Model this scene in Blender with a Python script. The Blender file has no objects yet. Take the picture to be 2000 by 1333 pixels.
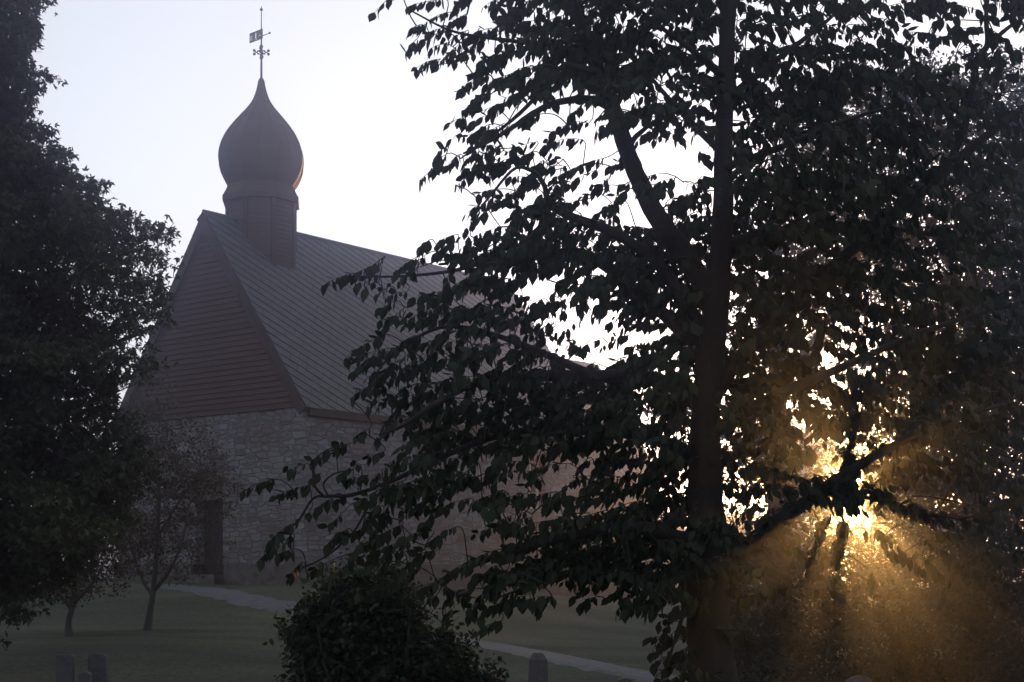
import bpy, bmesh, math, random
import numpy as np
from mathutils import Vector, Matrix

R = math.radians
S = bpy.context.scene
C = S.collection

# ------------------------------------------------------------------ camera
F = 2900.0            # focal length in photo pixels (photo is 2000 wide)
CX, HY = 1000.0, 1110.0   # principal column, horizon row
cam = bpy.data.cameras.new('camera')
cam.sensor_width = 36.0
cam.lens = F / 2000.0 * 36.0
cam.shift_y = (HY - 666.5) / 2000.0
cam.clip_start, cam.clip_end = 0.1, 3000.0
cam_o = bpy.data.objects.new('camera', cam)
C.objects.link(cam_o)
cam_o.location = (0, 0, 0)
cam_o.rotation_euler = (R(90), 0, 0)
S.camera = cam_o

# ------------------------------------------------------------------ light
SUN_EL, SUN_AZ = 2.95, 12.5          # degrees; azimuth from +Y towards +X
W = bpy.data.worlds.new('World')
S.world = W
W.use_nodes = True
nt = W.node_tree
bg = nt.nodes['Background']
sky = nt.nodes.new('ShaderNodeTexSky')
sky.sky_type = 'NISHITA'
sky.sun_disc = False
sky.sun_elevation = R(SUN_EL)
sky.sun_rotation = R(SUN_AZ)
sky.air_density = 1.0
sky.dust_density = 1.1
sky.ozone_density = 3.0
hs = nt.nodes.new('ShaderNodeHueSaturation')
hs.inputs['Saturation'].default_value = 0.17
nt.links.new(sky.outputs[0], hs.inputs['Color'])
nt.links.new(hs.outputs[0], bg.inputs[0])
bg.inputs[1].default_value = 0.15
sl = bpy.data.lights.new('sun', 'SUN')
sl.energy = 2.1
sl.angle = R(0.4)
sl.color = (1.0, 0.47, 0.08)
so = bpy.data.objects.new('sun', sl)
C.objects.link(so)
sd = Vector((math.sin(R(SUN_AZ)) * math.cos(R(SUN_EL)), math.cos(R(SUN_AZ)) * math.cos(R(SUN_EL)), math.sin(R(SUN_EL))))
so.rotation_euler = sd.to_track_quat('Z', 'Y').to_euler()
so.location = sd * 300
S.view_settings.view_transform = 'Standard'
S.view_settings.look = 'None'
S.view_settings.gamma = 1
S.view_settings.exposure = 1.85
HAZE_DENSITY = 0.0056
HAZE_G = 0.945

# ------------------------------------------------------------------ helpers
def at(px, py, Y):
    return Vector(((px - CX) / F * Y, Y, (HY - py) / F * Y))

def link(name, me, mat=None, parent=None):
    o = bpy.data.objects.new(name, me)
    C.objects.link(o)
    if mat is not None:
        for m in (mat if isinstance(mat, (list, tuple)) else [mat]):
            me.materials.append(m)
    if parent: o.parent = parent
    return o

def tag(o, label=None, cat=None, group=None, kind=None):
    if label: o['label'] = label
    if cat: o['category'] = cat
    if group: o['group'] = group
    if kind: o['kind'] = kind
    return o

def empty(name, loc, rz=0.0):
    o = bpy.data.objects.new(name, None)
    C.objects.link(o)
    o.location = loc
    o.rotation_euler = (0, 0, rz)
    o.empty_display_size = 0.3
    return o

class MB:
    """collects vertices and faces of one mesh"""
    def __init__(s): s.v, s.f, s.m = [], [], []
    def add(s, vs, fs, mi=0):
        b = len(s.v)
        s.v += [tuple(x) for x in vs]
        s.f += [tuple(b + i for i in q) for q in fs]
        s.m += [mi] * len(fs)
    def box(s, x0, x1, y0, y1, z0, z1, mi=0):
        vs = [(x, y, z) for z in (z0, z1) for y in (y0, y1) for x in (x0, x1)]
        s.add(vs, [(0, 2, 3, 1), (4, 5, 7, 6), (0, 1, 5, 4), (2, 6, 7, 3), (0, 4, 6, 2), (1, 3, 7, 5)], mi)
    def prism(s, poly, z0, z1, mi=0):
        n = len(poly)
        vs = [(x, y, z0) for x, y in poly] + [(x, y, z1) for x, y in poly]
        s.add(vs, [tuple(reversed(range(n))), tuple(range(n, 2 * n))] + [(i, (i + 1) % n, n + (i + 1) % n, n + i) for i in range(n)], mi)
    def tube(s, pts, rad, n=6, cap=True, mi=0, wob=0.0, rng=None):
        pts = [Vector(p) for p in pts]
        k = len(pts)
        if not hasattr(rad, '__len__'): rad = [rad] * k
        vs = []
        ref = Vector((0.13, 0.97, 0.21))
        for i, p in enumerate(pts):
            t = (pts[min(i + 1, k - 1)] - pts[max(i - 1, 0)])
            if t.length < 1e-9: t = Vector((0, 0, 1))
            t.normalize()
            if abs(t.dot(ref)) > .95: ref = Vector((0.9, 0.1, 0.3))
            a = t.cross(ref).normalized(); b = t.cross(a)
            for j in range(n):
                th = 2 * math.pi * j / n
                r = rad[i] * (1 + (wob * (rng.random() - .5) if rng else 0))
                vs.append(p + a * math.cos(th) * r + b * math.sin(th) * r)
        fs = [(i * n + j, i * n + (j + 1) % n, (i + 1) * n + (j + 1) % n, (i + 1) * n + j) for i in range(k - 1) for j in range(n)]
        if cap: fs += [tuple(reversed(range(n))), tuple((k - 1) * n + j for j in range(n))]
        s.add(vs, fs, mi)
    def ball(s, c, r, n=8, m=6, mi=0):
        vs = [(c[0], c[1], c[2] - r)]
        for i in range(1, m):
            a = -math.pi / 2 + math.pi * i / m
            for j in range(n):
                th = 2 * math.pi * j / n
                vs.append((c[0] + r * math.cos(a) * math.cos(th), c[1] + r * math.cos(a) * math.sin(th), c[2] + r * math.sin(a)))
        vs.append((c[0], c[1], c[2] + r))
        fs = [(0, 1 + (j + 1) % n, 1 + j) for j in range(n)]
        fs += [(1 + i * n + j, 1 + i * n + (j + 1) % n, 1 + (i + 1) * n + (j + 1) % n, 1 + (i + 1) * n + j) for i in range(m - 2) for j in range(n)]
        e = len(vs) - 1
        fs += [(e, 1 + (m - 2) * n + j, 1 + (m - 2) * n + (j + 1) % n) for j in range(n)]
        s.add(vs, fs, mi)
    def build(s, name, mat, parent=None, smooth=False):
        me = bpy.data.meshes.new(name)
        me.from_pydata(s.v, [], s.f)
        o = link(name, me, mat, parent)
        if isinstance(mat, (list, tuple)):
            me.polygons.foreach_set('material_index', s.m)
        if smooth:
            me.polygons.foreach_set('use_smooth', [True] * len(me.polygons))
        me.update()
        return o

def smooth_path(pts, rad, sub=5):
    """Catmull-Rom through 3-D points with radii"""
    P = [Vector(p) for p in pts]
    P = [P[0] * 2 - P[1]] + P + [P[-1] * 2 - P[-2]]
    rr = [rad[0]] + list(rad) + [rad[-1]]
    o, ro = [], []
    for i in range(1, len(P) - 2):
        for k in range(sub):
            t = k / sub
            a, b, c, d = P[i - 1], P[i], P[i + 1], P[i + 2]
            o.append(.5 * ((2 * b) + (c - a) * t + (2 * a - 5 * b + 4 * c - d) * t * t + (3 * b - a - 3 * c + d) * t ** 3))
            ro.append(rr[i] * (1 - t) + rr[i + 1] * t)
    o.append(P[-2]); ro.append(rr[-2])
    return o, ro

# ------------------------------------------------------------------ materials
def mat(name):
    m = bpy.data.materials.new(name)
    m.use_nodes = True
    n = m.node_tree
    b = n.nodes['Principled BSDF']
    return m, n, b

def N(n, t, **kw):
    x = n.nodes.new(t)
    for k, v in kw.items():
        if k in x.inputs: x.inputs[k].default_value = v
        else: setattr(x, k, v)
    return x

def ramp(n, fac, stops):
    r = n.nodes.new('ShaderNodeValToRGB')
    e = r.color_ramp.elements
    while len(e) < len(stops): e.new(.5)
    for i, (p, c) in enumerate(stops):
        e[i].position = p
        e[i].color = (c[0], c[1], c[2], 1)
    n.links.new(fac, r.inputs[0])
    return r

def bump(n, h, b, strength=.5, dist=.02):
    u = N(n, 'ShaderNodeBump', Strength=strength, Distance=dist)
    n.links.new(h, u.inputs['Height'])
    n.links.new(u.outputs[0], b.inputs['Normal'])
    return u

def noise_mat(name, c0, c1, scale=4.0, rough=.8, bs=.3, bd=.02, detail=6, stretch=None, metallic=0.0):
    m, n, b = mat(name)
    tc = N(n, 'ShaderNodeTexCoord')
    src = tc.outputs['Object']
    if stretch:
        mp = N(n, 'ShaderNodeMapping')
        mp.inputs['Scale'].default_value = stretch
        n.links.new(src, mp.inputs[0]); src = mp.outputs[0]
    t = N(n, 'ShaderNodeTexNoise', Scale=scale, Detail=detail, Roughness=.62)
    n.links.new(src, t.inputs['Vector'])
    r = ramp(n, t.outputs[0], [(.32, c0), (.68, c1)])
    n.links.new(r.outputs[0], b.inputs['Base Color'])
    b.inputs['Roughness'].default_value = rough
    b.inputs['Metallic'].default_value = metallic
    bump(n, t.outputs[0], b, bs, bd)
    return m

def leaf_mat(name, c0, c1, trans=.35, rough=.6, spec=.12):
    m, n, b = mat(name)
    g = N(n, 'ShaderNodeNewGeometry')
    tc = N(n, 'ShaderNodeTexCoord')
    t = N(n, 'ShaderNodeTexNoise', Scale=1.3, Detail=2)
    n.links.new(tc.outputs['Object'], t.inputs['Vector'])
    ad = N(n, 'ShaderNodeMath', operation='MULTIPLY_ADD')
    n.links.new(g.outputs['Random Per Island'], ad.inputs[0])
    ad.inputs[1].default_value = .7
    sc = N(n, 'ShaderNodeMath', operation='MULTIPLY_ADD')
    n.links.new(t.outputs[0], sc.inputs[0]); sc.inputs[1].default_value = .8; sc.inputs[2].default_value = -.25
    n.links.new(sc.outputs[0], ad.inputs[2])
    r = ramp(n, ad.outputs[0], [(.1, c0), (.8, c1)])
    n.links.new(r.outputs[0], b.inputs['Base Color'])
    b.inputs['Roughness'].default_value = rough
    b.inputs['Specular IOR Level'].default_value = spec
    tr = N(n, 'ShaderNodeBsdfTranslucent')
    mul = N(n, 'ShaderNodeMixRGB', blend_type='MULTIPLY')
    mul.inputs[0].default_value = 1
    n.links.new(r.outputs[0], mul.inputs[1]); mul.inputs[2].default_value = (1.6, 1.5, .6, 1)
    n.links.new(mul.outputs[0], tr.inputs[0])
    mx = N(n, 'ShaderNodeMixShader')
    mx.inputs[0].default_value = trans
    n.links.new(b.outputs[0], mx.inputs[1]); n.links.new(tr.outputs[0], mx.inputs[2])
    n.links.new(mx.outputs[0], n.nodes['Material Output'].inputs[0])
    return m

def stone_wall_mat():
    m, n, b = mat('rubble_stone')
    tc = N(n, 'ShaderNodeTexCoord')
    sp = N(n, 'ShaderNodeSeparateXYZ')
    n.links.new(tc.outputs['Object'], sp.inputs[0])
    ad = N(n, 'ShaderNodeMath', operation='ADD')
    n.links.new(sp.outputs[0], ad.inputs[0]); n.links.new(sp.outputs[1], ad.inputs[1])
    cb = N(n, 'ShaderNodeCombineXYZ')
    n.links.new(ad.outputs[0], cb.inputs[0]); n.links.new(sp.outputs[2], cb.inputs[1])
    # wavy courses
    w = N(n, 'ShaderNodeTexNoise', Scale=1.1, Detail=3)
    n.links.new(cb.outputs[0], w.inputs['Vector'])
    sub = N(n, 'ShaderNodeVectorMath', operation='SUBTRACT')
    n.links.new(w.outputs['Color'], sub.inputs[0]); sub.inputs[1].default_value = (.5, .5, .5)
    scl = N(n, 'ShaderNodeVectorMath', operation='SCALE'); scl.inputs['Scale'].default_value = .26
    n.links.new(sub.outputs[0], scl.inputs[0])
    av = N(n, 'ShaderNodeVectorMath', operation='ADD')
    n.links.new(cb.outputs[0], av.inputs[0]); n.links.new(scl.outputs[0], av.inputs[1])
    mp = N(n, 'ShaderNodeMapping'); mp.inputs['Scale'].default_value = (1.9, 6.0, 1)
    n.links.new(av.outputs[0], mp.inputs[0])
    v1 = N(n, 'ShaderNodeTexVoronoi', Scale=1.0, Randomness=.78); v1.feature = 'F1'; v1.distance = 'CHEBYCHEV'
    n.links.new(mp.outputs[0], v1.inputs['Vector'])
    v2 = N(n, 'ShaderNodeTexVoronoi', Scale=1.0, Randomness=.78); v2.feature = 'F2'; v2.distance = 'CHEBYCHEV'
    n.links.new(mp.outputs[0], v2.inputs['Vector'])
    df = N(n, 'ShaderNodeMath', operation='SUBTRACT')
    n.links.new(v2.outputs['Distance'], df.inputs[0]); n.links.new(v1.outputs['Distance'], df.inputs[1])
    joint = N(n, 'ShaderNodeMapRange'); joint.inputs[1].default_value = .02; joint.inputs[2].default_value = .11
    n.links.new(df.outputs[0], joint.inputs[0])
    bw = N(n, 'ShaderNodeRGBToBW'); n.links.new(v1.outputs['Color'], bw.inputs[0])
    stone = ramp(n, bw.outputs[0], [(.10, (.16, .145, .145)), (.22, (.245, .24, .26)), (.6, (.28, .28, .305)), (.92, (.335, .34, .37))])
    fine = N(n, 'ShaderNodeTexNoise', Scale=9, Detail=6, Roughness=.7)
    n.links.new(tc.outputs['Object'], fine.inputs['Vector'])
    fr = ramp(n, fine.outputs[0], [(.3, (.62, .6, .58)), (.7, (1.1, 1.1, 1.1))])
    m1 = N(n, 'ShaderNodeMixRGB', blend_type='MULTIPLY'); m1.inputs[0].default_value = 1
    n.links.new(stone.outputs[0], m1.inputs[1]); n.links.new(fr.outputs[0], m1.inputs[2])
    # brown stains in patches
    big = N(n, 'ShaderNodeTexNoise', Scale=.55, Detail=4)
    n.links.new(cb.outputs[0], big.inputs['Vector'])
    br = ramp(n, big.outputs[0], [(.42, (1, 1, 1)), (.66, (.78, .66, .58))])
    m2 = N(n, 'ShaderNodeMixRGB', blend_type='MULTIPLY'); m2.inputs[0].default_value = 1
    n.links.new(m1.outputs[0], m2.inputs[1]); n.links.new(br.outputs[0], m2.inputs[2])
    m3 = N(n, 'ShaderNodeMixRGB')
    n.links.new(joint.outputs[0], m3.inputs[0])
    m3.inputs[1].default_value = (.145, .142, .155, 1)
    n.links.new(m2.outputs[0], m3.inputs[2])
    n.links.new(m3.outputs[0], b.inputs['Base Color'])
    b.inputs['Roughness'].default_value = .9
    hh = N(n, 'ShaderNodeMath', operation='MULTIPLY_ADD')
    n.links.new(fine.outputs[0], hh.inputs[0]); hh.inputs[1].default_value = .35
    n.links.new(joint.outputs[0], hh.inputs[2])
    bump(n, hh.outputs[0], b, .9, .05)
    return m

M = {}
M['stone'] = stone_wall_mat()
M['plinth'] = noise_mat('plinth_stone', (.07, .065, .06), (.17, .155, .15), 3.5, .95, .9, .06)
M['quoin'] = noise_mat('dressed_stone', (.26, .25, .25), (.42, .41, .41), 5, .9, .5, .03)
M['siding'] = noise_mat('red_brown_boards', (.055, .033, .03), (.09, .053, .048), 2.2, .75, .3, .01, stretch=(.6, .6, 9))
M['trim'] = noise_mat('dark_brown_boards', (.034, .023, .022), (.06, .04, .037), 3, .75, .3, .01)
M['slate'] = noise_mat('roof_slate', (.06, .064, .076), (.105, .11, .125), 2.6, .55, .3, .01, detail=8)
M['slate_edge'] = noise_mat('slate_edge', (.03, .03, .034), (.055, .055, .06), 6, .8, .2, .01)
M['dome'] = noise_mat('dome_sheet_metal', (.03, .031, .032), (.056, .056, .058), 1.7, .8, .25, .01, metallic=.1, stretch=(1, 1, .5))
M['iron'] = noise_mat('wrought_iron', (.03, .03, .032), (.06, .06, .062), 8, .55, .2, .005, metallic=.6)
M['door'] = noise_mat('tarred_door_boards', (.022, .018, .017), (.045, .036, .033), 2, .7, .4, .01, stretch=(9, 9, .7))
M['white'] = noise_mat('white_paint', (.68, .68, .67), (.8, .8, .79), 6, .5, .1, .004)
M['glass'] = noise_mat('dark_window_glass', (.02, .022, .026), (.03, .033, .04), 1, .08, .05, .002)
M['bark'] = noise_mat('elm_bark', (.014, .012, .010), (.036, .03, .026), 9, .95, 1.0, .03, stretch=(1, 1, .25))
M['bark_pale'] = noise_mat('grey_bark', (.06, .055, .05), (.14, .13, .12), 8, .9, .8, .02, stretch=(1, 1, .3))
M['leaf_elm'] = leaf_mat('elm_leaf', (.022, .030, .018), (.038, .046, .028), .14)
M['leaf_maple'] = leaf_mat('maple_leaf', (.030, .040, .020), (.048, .06, .03), .12)
M['leaf_rowan'] = leaf_mat('rowan_leaf', (.05, .045, .025), (.10, .075, .04), .3)
M['leaf_shrub'] = leaf_mat('shrub_leaf', (.018, .028, .02), (.042, .058, .036), .18)
M['leaf_far'] = leaf_mat('far_leaf', (.028, .036, .022), (.04, .05, .03), .12)
M['leaf_bush'] = leaf_mat('bush_leaf', (.026, .034, .022), (.038, .048, .03), .03, rough=.8, spec=.03)
M['grave'] = noise_mat('grave_granite', (.04, .038, .042), (.085, .08, .085), 14, .7, .4, .01)
M['grave_pale'] = noise_mat('grave_pale_granite', (.08, .078, .082), (.15, .145, .15), 14, .7, .4, .01)

# ------------------------------------------------------------------ terrain
CTRL = [(-6.3, 45, -.42), (-13, 51, -.3), (-22, 56, -.5), (-2, 50, -.75), (3.5, 57, -1.25), (9, 62, -1.5), (-8.6, 35, -1.45), (-10, 33, -1.6),
        (-20, 35, -1.7), (0, 36, -1.95), (0, 25, -2.4), (-10, 25, -2.45), (10, 25, -2.55), (8, 40, -2.2), (14, 45, -2.2), (0, 12, -2.5), (5, 12, -2.5), (-8, 10, -2.3),
        (0, 0, -1.75), (8, 0, -1.8), (-8, 0, -1.8), (0, -20, -1.8), (0, 120, -1.2), (-60, 60, -1.2), (60, 60, -2.2), (0, 400, 3), (-400, 300, 3), (400, 300, 2), (-400, 0, 0), (400, 0, -1), (0, -300, -2), (30, 20, -2.5), (-30, 15, -2.3)]
CT = np.array(CTRL)
def gz(x, y):
    d2 = (CT[:, 0] - x) ** 2 + (CT[:, 1] - y) ** 2 + 9.0
    w = d2 ** -1.6
    return float((w * CT[:, 2]).sum() / w.sum())

def ground_hit(px, py):
    lo = None
    prev = None
    y = 4.0
    while y < 200:
        p = at(px, py, y)
        d = p.z - gz(p.x, p.y)
        if d < 0: return Vector((p.x, p.y, gz(p.x, p.y)))
        y += .1
    return at(px, py, 200)

def axis(lo, hi, near0, near1, step, far):
    out = list(np.arange(near0, near1 + 1e-6, step))
    s, v = step, near1
    while v < hi: s *= 1.22; v += s; out.append(min(v, hi))
    s, v = step, near0
    while v > lo: s *= 1.22; v -= s; out.insert(0, max(v, lo))
    return out
gx = axis(-400, 400, -26, 26, .6, 0)
gy = axis(-300, 400, -4, 66, .6, 0)
gv = [(x, y, gz(x, y)) for y in gy for x in gx]
nx = len(gx)
gf = [(j * nx + i, j * nx + i + 1, (j + 1) * nx + i + 1, (j + 1) * nx + i) for j in range(len(gy) - 1) for i in range(nx - 1)]
me = bpy.data.meshes.new('ground')
me.from_pydata(gv, [], gf)
me.polygons.foreach_set('use_smooth', [True] * len(gf))
m, n, b = mat('mown_grass')
tc = N(n, 'ShaderNodeTexCoord')
t1 = N(n, 'ShaderNodeTexNoise', Scale=.35, Detail=6, Roughness=.6)
mp = N(n, 'ShaderNodeMapping'); mp.inputs['Scale'].default_value = (.5, 1.4, 1); mp.inputs['Rotation'].default_value = (0, 0, .12)
n.links.new(tc.outputs['Object'], mp.inputs[0]); n.links.new(mp.outputs[0], t1.inputs['Vector'])
t2 = N(n, 'ShaderNodeTexNoise', Scale=9, Detail=8, Roughness=.75)
n.links.new(tc.outputs['Object'], t2.inputs['Vector'])
r1 = ramp(n, t1.outputs[0], [(.3, (.105, .125, .095)), (.5, (.155, .168, .13)), (.7, (.225, .22, .17))])
r2 = ramp(n, t2.outputs[0], [(.3, (.55, .55, .55)), (.7, (1.25, 1.25, 1.2))])
mm = N(n, 'ShaderNodeMixRGB', blend_type='MULTIPLY'); mm.inputs[0].default_value = 1
n.links.new(r1.outputs[0], mm.inputs[1]); n.links.new(r2.outputs[0], mm.inputs[2])
n.links.new(mm.outputs[0], b.inputs['Base Color'])
b.inputs['Roughness'].default_value = .95
b.inputs['Specular IOR Level'].default_value = .0
bump(n, t2.outputs[0], b, 1.0, .08)
tag(link('ground', me, m), kind='structure')

# gravel path, laid on the lawn
pp = [(330, 1143), (375, 1150), (460, 1166), (560, 1188), (760, 1222), (930, 1256), (1100, 1290), (1290, 1327), (1450, 1358)]
cl = [ground_hit(*p) for p in pp]
cl, _ = smooth_path(cl, [1] * len(cl), 14)
rp = random.Random(5)
vs, fs = [], []
for i, p in enumerate(cl):
    t = (cl[min(i + 1, len(cl) - 1)] - cl[max(i - 1, 0)]); t.z = 0; t.normalize()
    s = Vector((-t.y, t.x, 0))
    hw = .62
    for k in range(5):
        q = p + s * ((k / 4 - .5) * 2 * hw + (rp.uniform(-.16, .16) if k in (0, 4) else 0))
        vs.append((q.x, q.y, gz(q.x, q.y) + .03 - (.045 if k in (0, 4) else 0)))
fs = [(i * 5 + k, i * 5 + k + 1, i * 5 + k + 6, i * 5 + k + 5) for i in range(len(cl) - 1) for k in range(4)]
me = bpy.data.meshes.new('path'); me.from_pydata(vs, [], fs)
tag(link('path', me, noise_mat('path_gravel', (.11, .11, .113), (.19, .188, .192), 5, .95, .6, .02, detail=9)), kind='structure')

# ------------------------------------------------------------------ church
CH = empty('stone_church', (-6.35, 46.0, -.3), math.atan2(-.625, .781))
tag(CH, 'old grey stone church with steep slate roof, red-brown boarded gable and onion dome turret', 'church')
CW, CL, EZ, AZ = 9.5, 15.75, 5.33, 11.9       # width, length, eaves, apex (church frame: x = -CW..0, y = 0..CL)
HX = CW / 2
# nave walls: gable wall cut round the door, long wall cut round two windows
DX0, DX1, DH = -HX + .02, -HX + 1.42, 2.55
DX0, DX1 = -5.30, -3.95
t = 1.1
wm = MB()
wm.box(-CW, DX0, 0, t, .42, EZ); wm.box(DX1, 0, 0, t, .42, EZ); wm.box(DX0, DX1, 0, t, DH, EZ)
WIN = [(5.2, 6.1, 2.5, 4.3), (11.2, 12.15, 2.5, 4.3)]
ys = [t] + [v for w in WIN for v in w[:2]] + [CL]
for i in range(0, len(ys), 2): wm.box(-t, 0, ys[i], ys[i + 1], .42, EZ)
for w in WIN:
    wm.box(-t, 0, w[0], w[1], .42, w[2]); wm.box(-t, 0, w[0], w[1], w[3], EZ)
wm.box(-CW, -CW + t, t, CL, .42, EZ); wm.box(-CW + t, -t, CL - t, CL, .42, EZ)
wm.build('nave_wall', M['stone'], CH)
pm = MB()
for (x0, x1, y0, y1) in ((-CW - .1, DX0 - .15, -.1, t), (DX1 + .15, .1, -.1, t), (-t, .1, t, CL + .1), (-CW - .1, -CW + t, t, CL + .1)):
    pm.box(x0, x1, y0, y1, -2.6, .42)
pm.build('plinth', M['plinth'], CH)
# door
dm = MB(); dm.box(DX0 + .02, DX1 - .02, .34, .42, .12, DH - .02)
for k in range(9):
    x = DX0 + .06 + k * (DX1 - DX0 - .12) / 9
    dm.box(x + .006, x + (DX1 - DX0 - .12) / 9 - .006, .31, .339, .14, DH - .05)
door = dm.build('door', M['door'], CH)
fm = MB(); fm.ball((DX0 + .16, .27, 1.15), .04); fm.box(DX0 + .11, DX0 + .21, .295, .309, 1.02, 1.28)
fm.build('door_handle', M['iron'], door)
st = MB(); st.box(DX0 - .149, DX1 + .149, -.5, .30, -2.0, .1)
st.build('door_step', M['plinth'], CH)
# windows
for w in WIN:
    g = MB(); g.box(-.42, -.40, w[0], w[1], w[2], w[3])
    win = g.build('window', M['glass'], CH)
    f = MB(); yc = (w[0] + w[1]) / 2; zc = (w[2] + w[3]) / 2
    f.box(-.395, -.32, w[0] + .002, w[0] + .08, w[2], w[3]); f.box(-.395, -.32, w[1] - .08, w[1] - .002, w[2], w[3])
    f.box(-.394, -.321, w[0] + .08, w[1] - .08, w[2] + .002, w[2] + .08); f.box(-.394, -.321, w[0] + .08, w[1] - .08, w[3] - .08, w[3] - .002)
    f.box(-.393, -.34, yc - .025, yc + .025, w[2] + .08, w[3] - .08)
    for k in (1, 2): f.box(-.392, -.345, w[0] + .08, w[1] - .08, w[2] + k * (w[3] - w[2]) / 3 - .02, w[2] + k * (w[3] - w[2]) / 3 + .02)
    f.build('window_frame', M['white'], win)
# gable: lapped boards up to the apex, in front of a closing panel
gm = MB()
gm.add([(-CW, .06, EZ), (0, .06, EZ), (-HX, .06, AZ - .05), (-CW, .3, EZ), (0, .3, EZ), (-HX, .3, AZ - .05)], [(0, 1, 2), (5, 4, 3)])
nb = 36
bh = (AZ - .1 - EZ) / nb
rg = random.Random(11)
for k in range(nb):
    z0, z1 = EZ + k * bh, EZ + (k + 1) * bh
    e0 = HX * (1 - (z0 - EZ) / (AZ - EZ)); e1 = HX * (1 - (z1 - EZ) / (AZ - EZ))
    j = rg.uniform(-.004, .004)
    vs = [(-HX - e0, -.075 + j, z0 - .012), (-HX + e0, -.075 + j, z0 - .012), (-HX + e1, -.03 + j, z1), (-HX - e1, -.03 + j, z1),
          (-HX - e0, .055, z0 - .012), (-HX + e0, .055, z0 - .012)]
    gm.add(vs, [(0, 1, 2, 3), (4, 5, 1, 0)])
gm.build('gable_siding', M['siding'], CH)
# roof slopes of diagonally laid slate: every course is a tilted strip cut to the slope
def clip(poly, nx_, ny_, c, keep_ge=True):
    out = []
    for i in range(len(poly)):
        a, b_ = poly[i], poly[(i + 1) % len(poly)]
        da = a[0] * nx_ + a[1] * ny_ - c; db = b_[0] * nx_ + b_[1] * ny_ - c
        if not keep_ge: da, db = -da, -db
        if da >= 0: out.append(a)
        if (da >= 0) != (db >= 0):
            s = da / (da - db)
            out.append((a[0] + (b_[0] - a[0]) * s, a[1] + (b_[1] - a[1]) * s))
    return out
def slate_slope(mb, org, du, dv, lu, lv, ang, step, flip=False):
    """org + u*du + v*dv, v runs down the slope"""
    nrm = Vector(du).cross(Vector(dv)).normalized()
    if nrm.z < 0: nrm = -nrm
    na, nb_ = -math.sin(ang), math.cos(ang)      # course normal, pointing down-slope
    rect = [(0, 0), (lu, 0), (lu, lv), (0, lv)]
    cs = [x * na + y * nb_ for x, y in rect]
    c = min(cs)
    def P(u, v, h): return Vector(org) + Vector(du) * u + Vector(dv) * v + nrm * h
    mb.add([P(u, v, -.10) for u, v in rect] + [P(u, v, 0) for u, v in rect], [(3, 2, 1, 0), (4, 5, 6, 7), (0, 1, 5, 4), (1, 2, 6, 5), (2, 3, 7, 6), (3, 0, 4, 7)])
    while c < max(cs):
        poly = clip(clip(rect, na, nb_, c), na, nb_, c + step, False)
        if len(poly) >= 3:
            # second joints across the course
            ta, tb = nb_, -na
            ts = [x * ta + y * tb for x, y in poly]
            s = math.floor(min(ts) / .62) * .62 + (.31 if int(round(c / step)) % 2 else 0) - .62
            while s < max(ts):
                q = clip(clip(poly, ta, tb, s + .006), ta, tb, s + .614, False)
                if len(q) >= 3:
                    jit = rg.uniform(0, .008)
                    vs = [P(u, v,   .008 + jit + .024 * ((u * na + v * nb_ - c) / step)) for u, v in q]
                    vb = [P(u, v, .002) for u, v in q]
                    k = len(q)
                    fcs = [tuple(range(k))]
                    if (vs[1] - vs[0]).cross(vs[2] - vs[1]).dot(nrm) < 0: fcs = [tuple(reversed(range(k)))]
                    mb.add(vs, fcs, 0)
                    mb.add(vs + vb, [(i, (i + 1) % k, k + (i + 1) % k, k + i) for i in range(k)], 1)
                s += .62
        c += step
sl_len = math.hypot(HX, AZ - EZ)
OV, EO = .16, .22          # verge and eaves overhang
rm = MB()
dvr = Vector((HX, 0, -(AZ - EZ))) / sl_len
dvl = Vector((-HX, 0, -(AZ - EZ))) / sl_len
slate_slope(rm, (-HX, -OV, AZ + .1), (0, 1, 0), dvr, CL + 2 * OV, sl_len + EO, R(36), .35)
slate_slope(rm, (-HX, -OV, AZ + .1), (0, 1, 0), dvl, CL + 2 * OV, sl_len + EO, R(36), .35)
rm.tube([(-HX, -OV, AZ + .13), (-HX, CL + OV, AZ + .13)], .075, 8, mi=0)
rm.build('nave_roof', [M['slate'], M['slate_edge']], CH)
# verge and eaves boards
for sgn in (1, -1):
    v = MB()
    d = dvr if sgn > 0 else dvl
    nrm = Vector((sgn * (AZ - EZ), 0, HX)).normalized()
    a0 = Vector((-HX, 0, AZ + .1)); e0 = a0 + d * (sl_len + EO)
    vs = []
    for p in (a0, e0):
        for yy in (-OV - .045, -OV - .003):
            for h in (-.34, -.005): vs.append(p + Vector((0, yy, 0)) + nrm * h)
    v.add(vs, [(0, 1, 3, 2), (4, 6, 7, 5), (0, 4, 5, 1), (2, 3, 7, 6), (1, 5, 7, 3), (0, 2, 6, 4)])
    v.build('bargeboard', M['trim'], CH)
ev = MB(); ev.box(.003, .13, -.0, CL, EZ - .30, EZ - .06); ev.build('eaves_board', M['trim'], CH)
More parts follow.
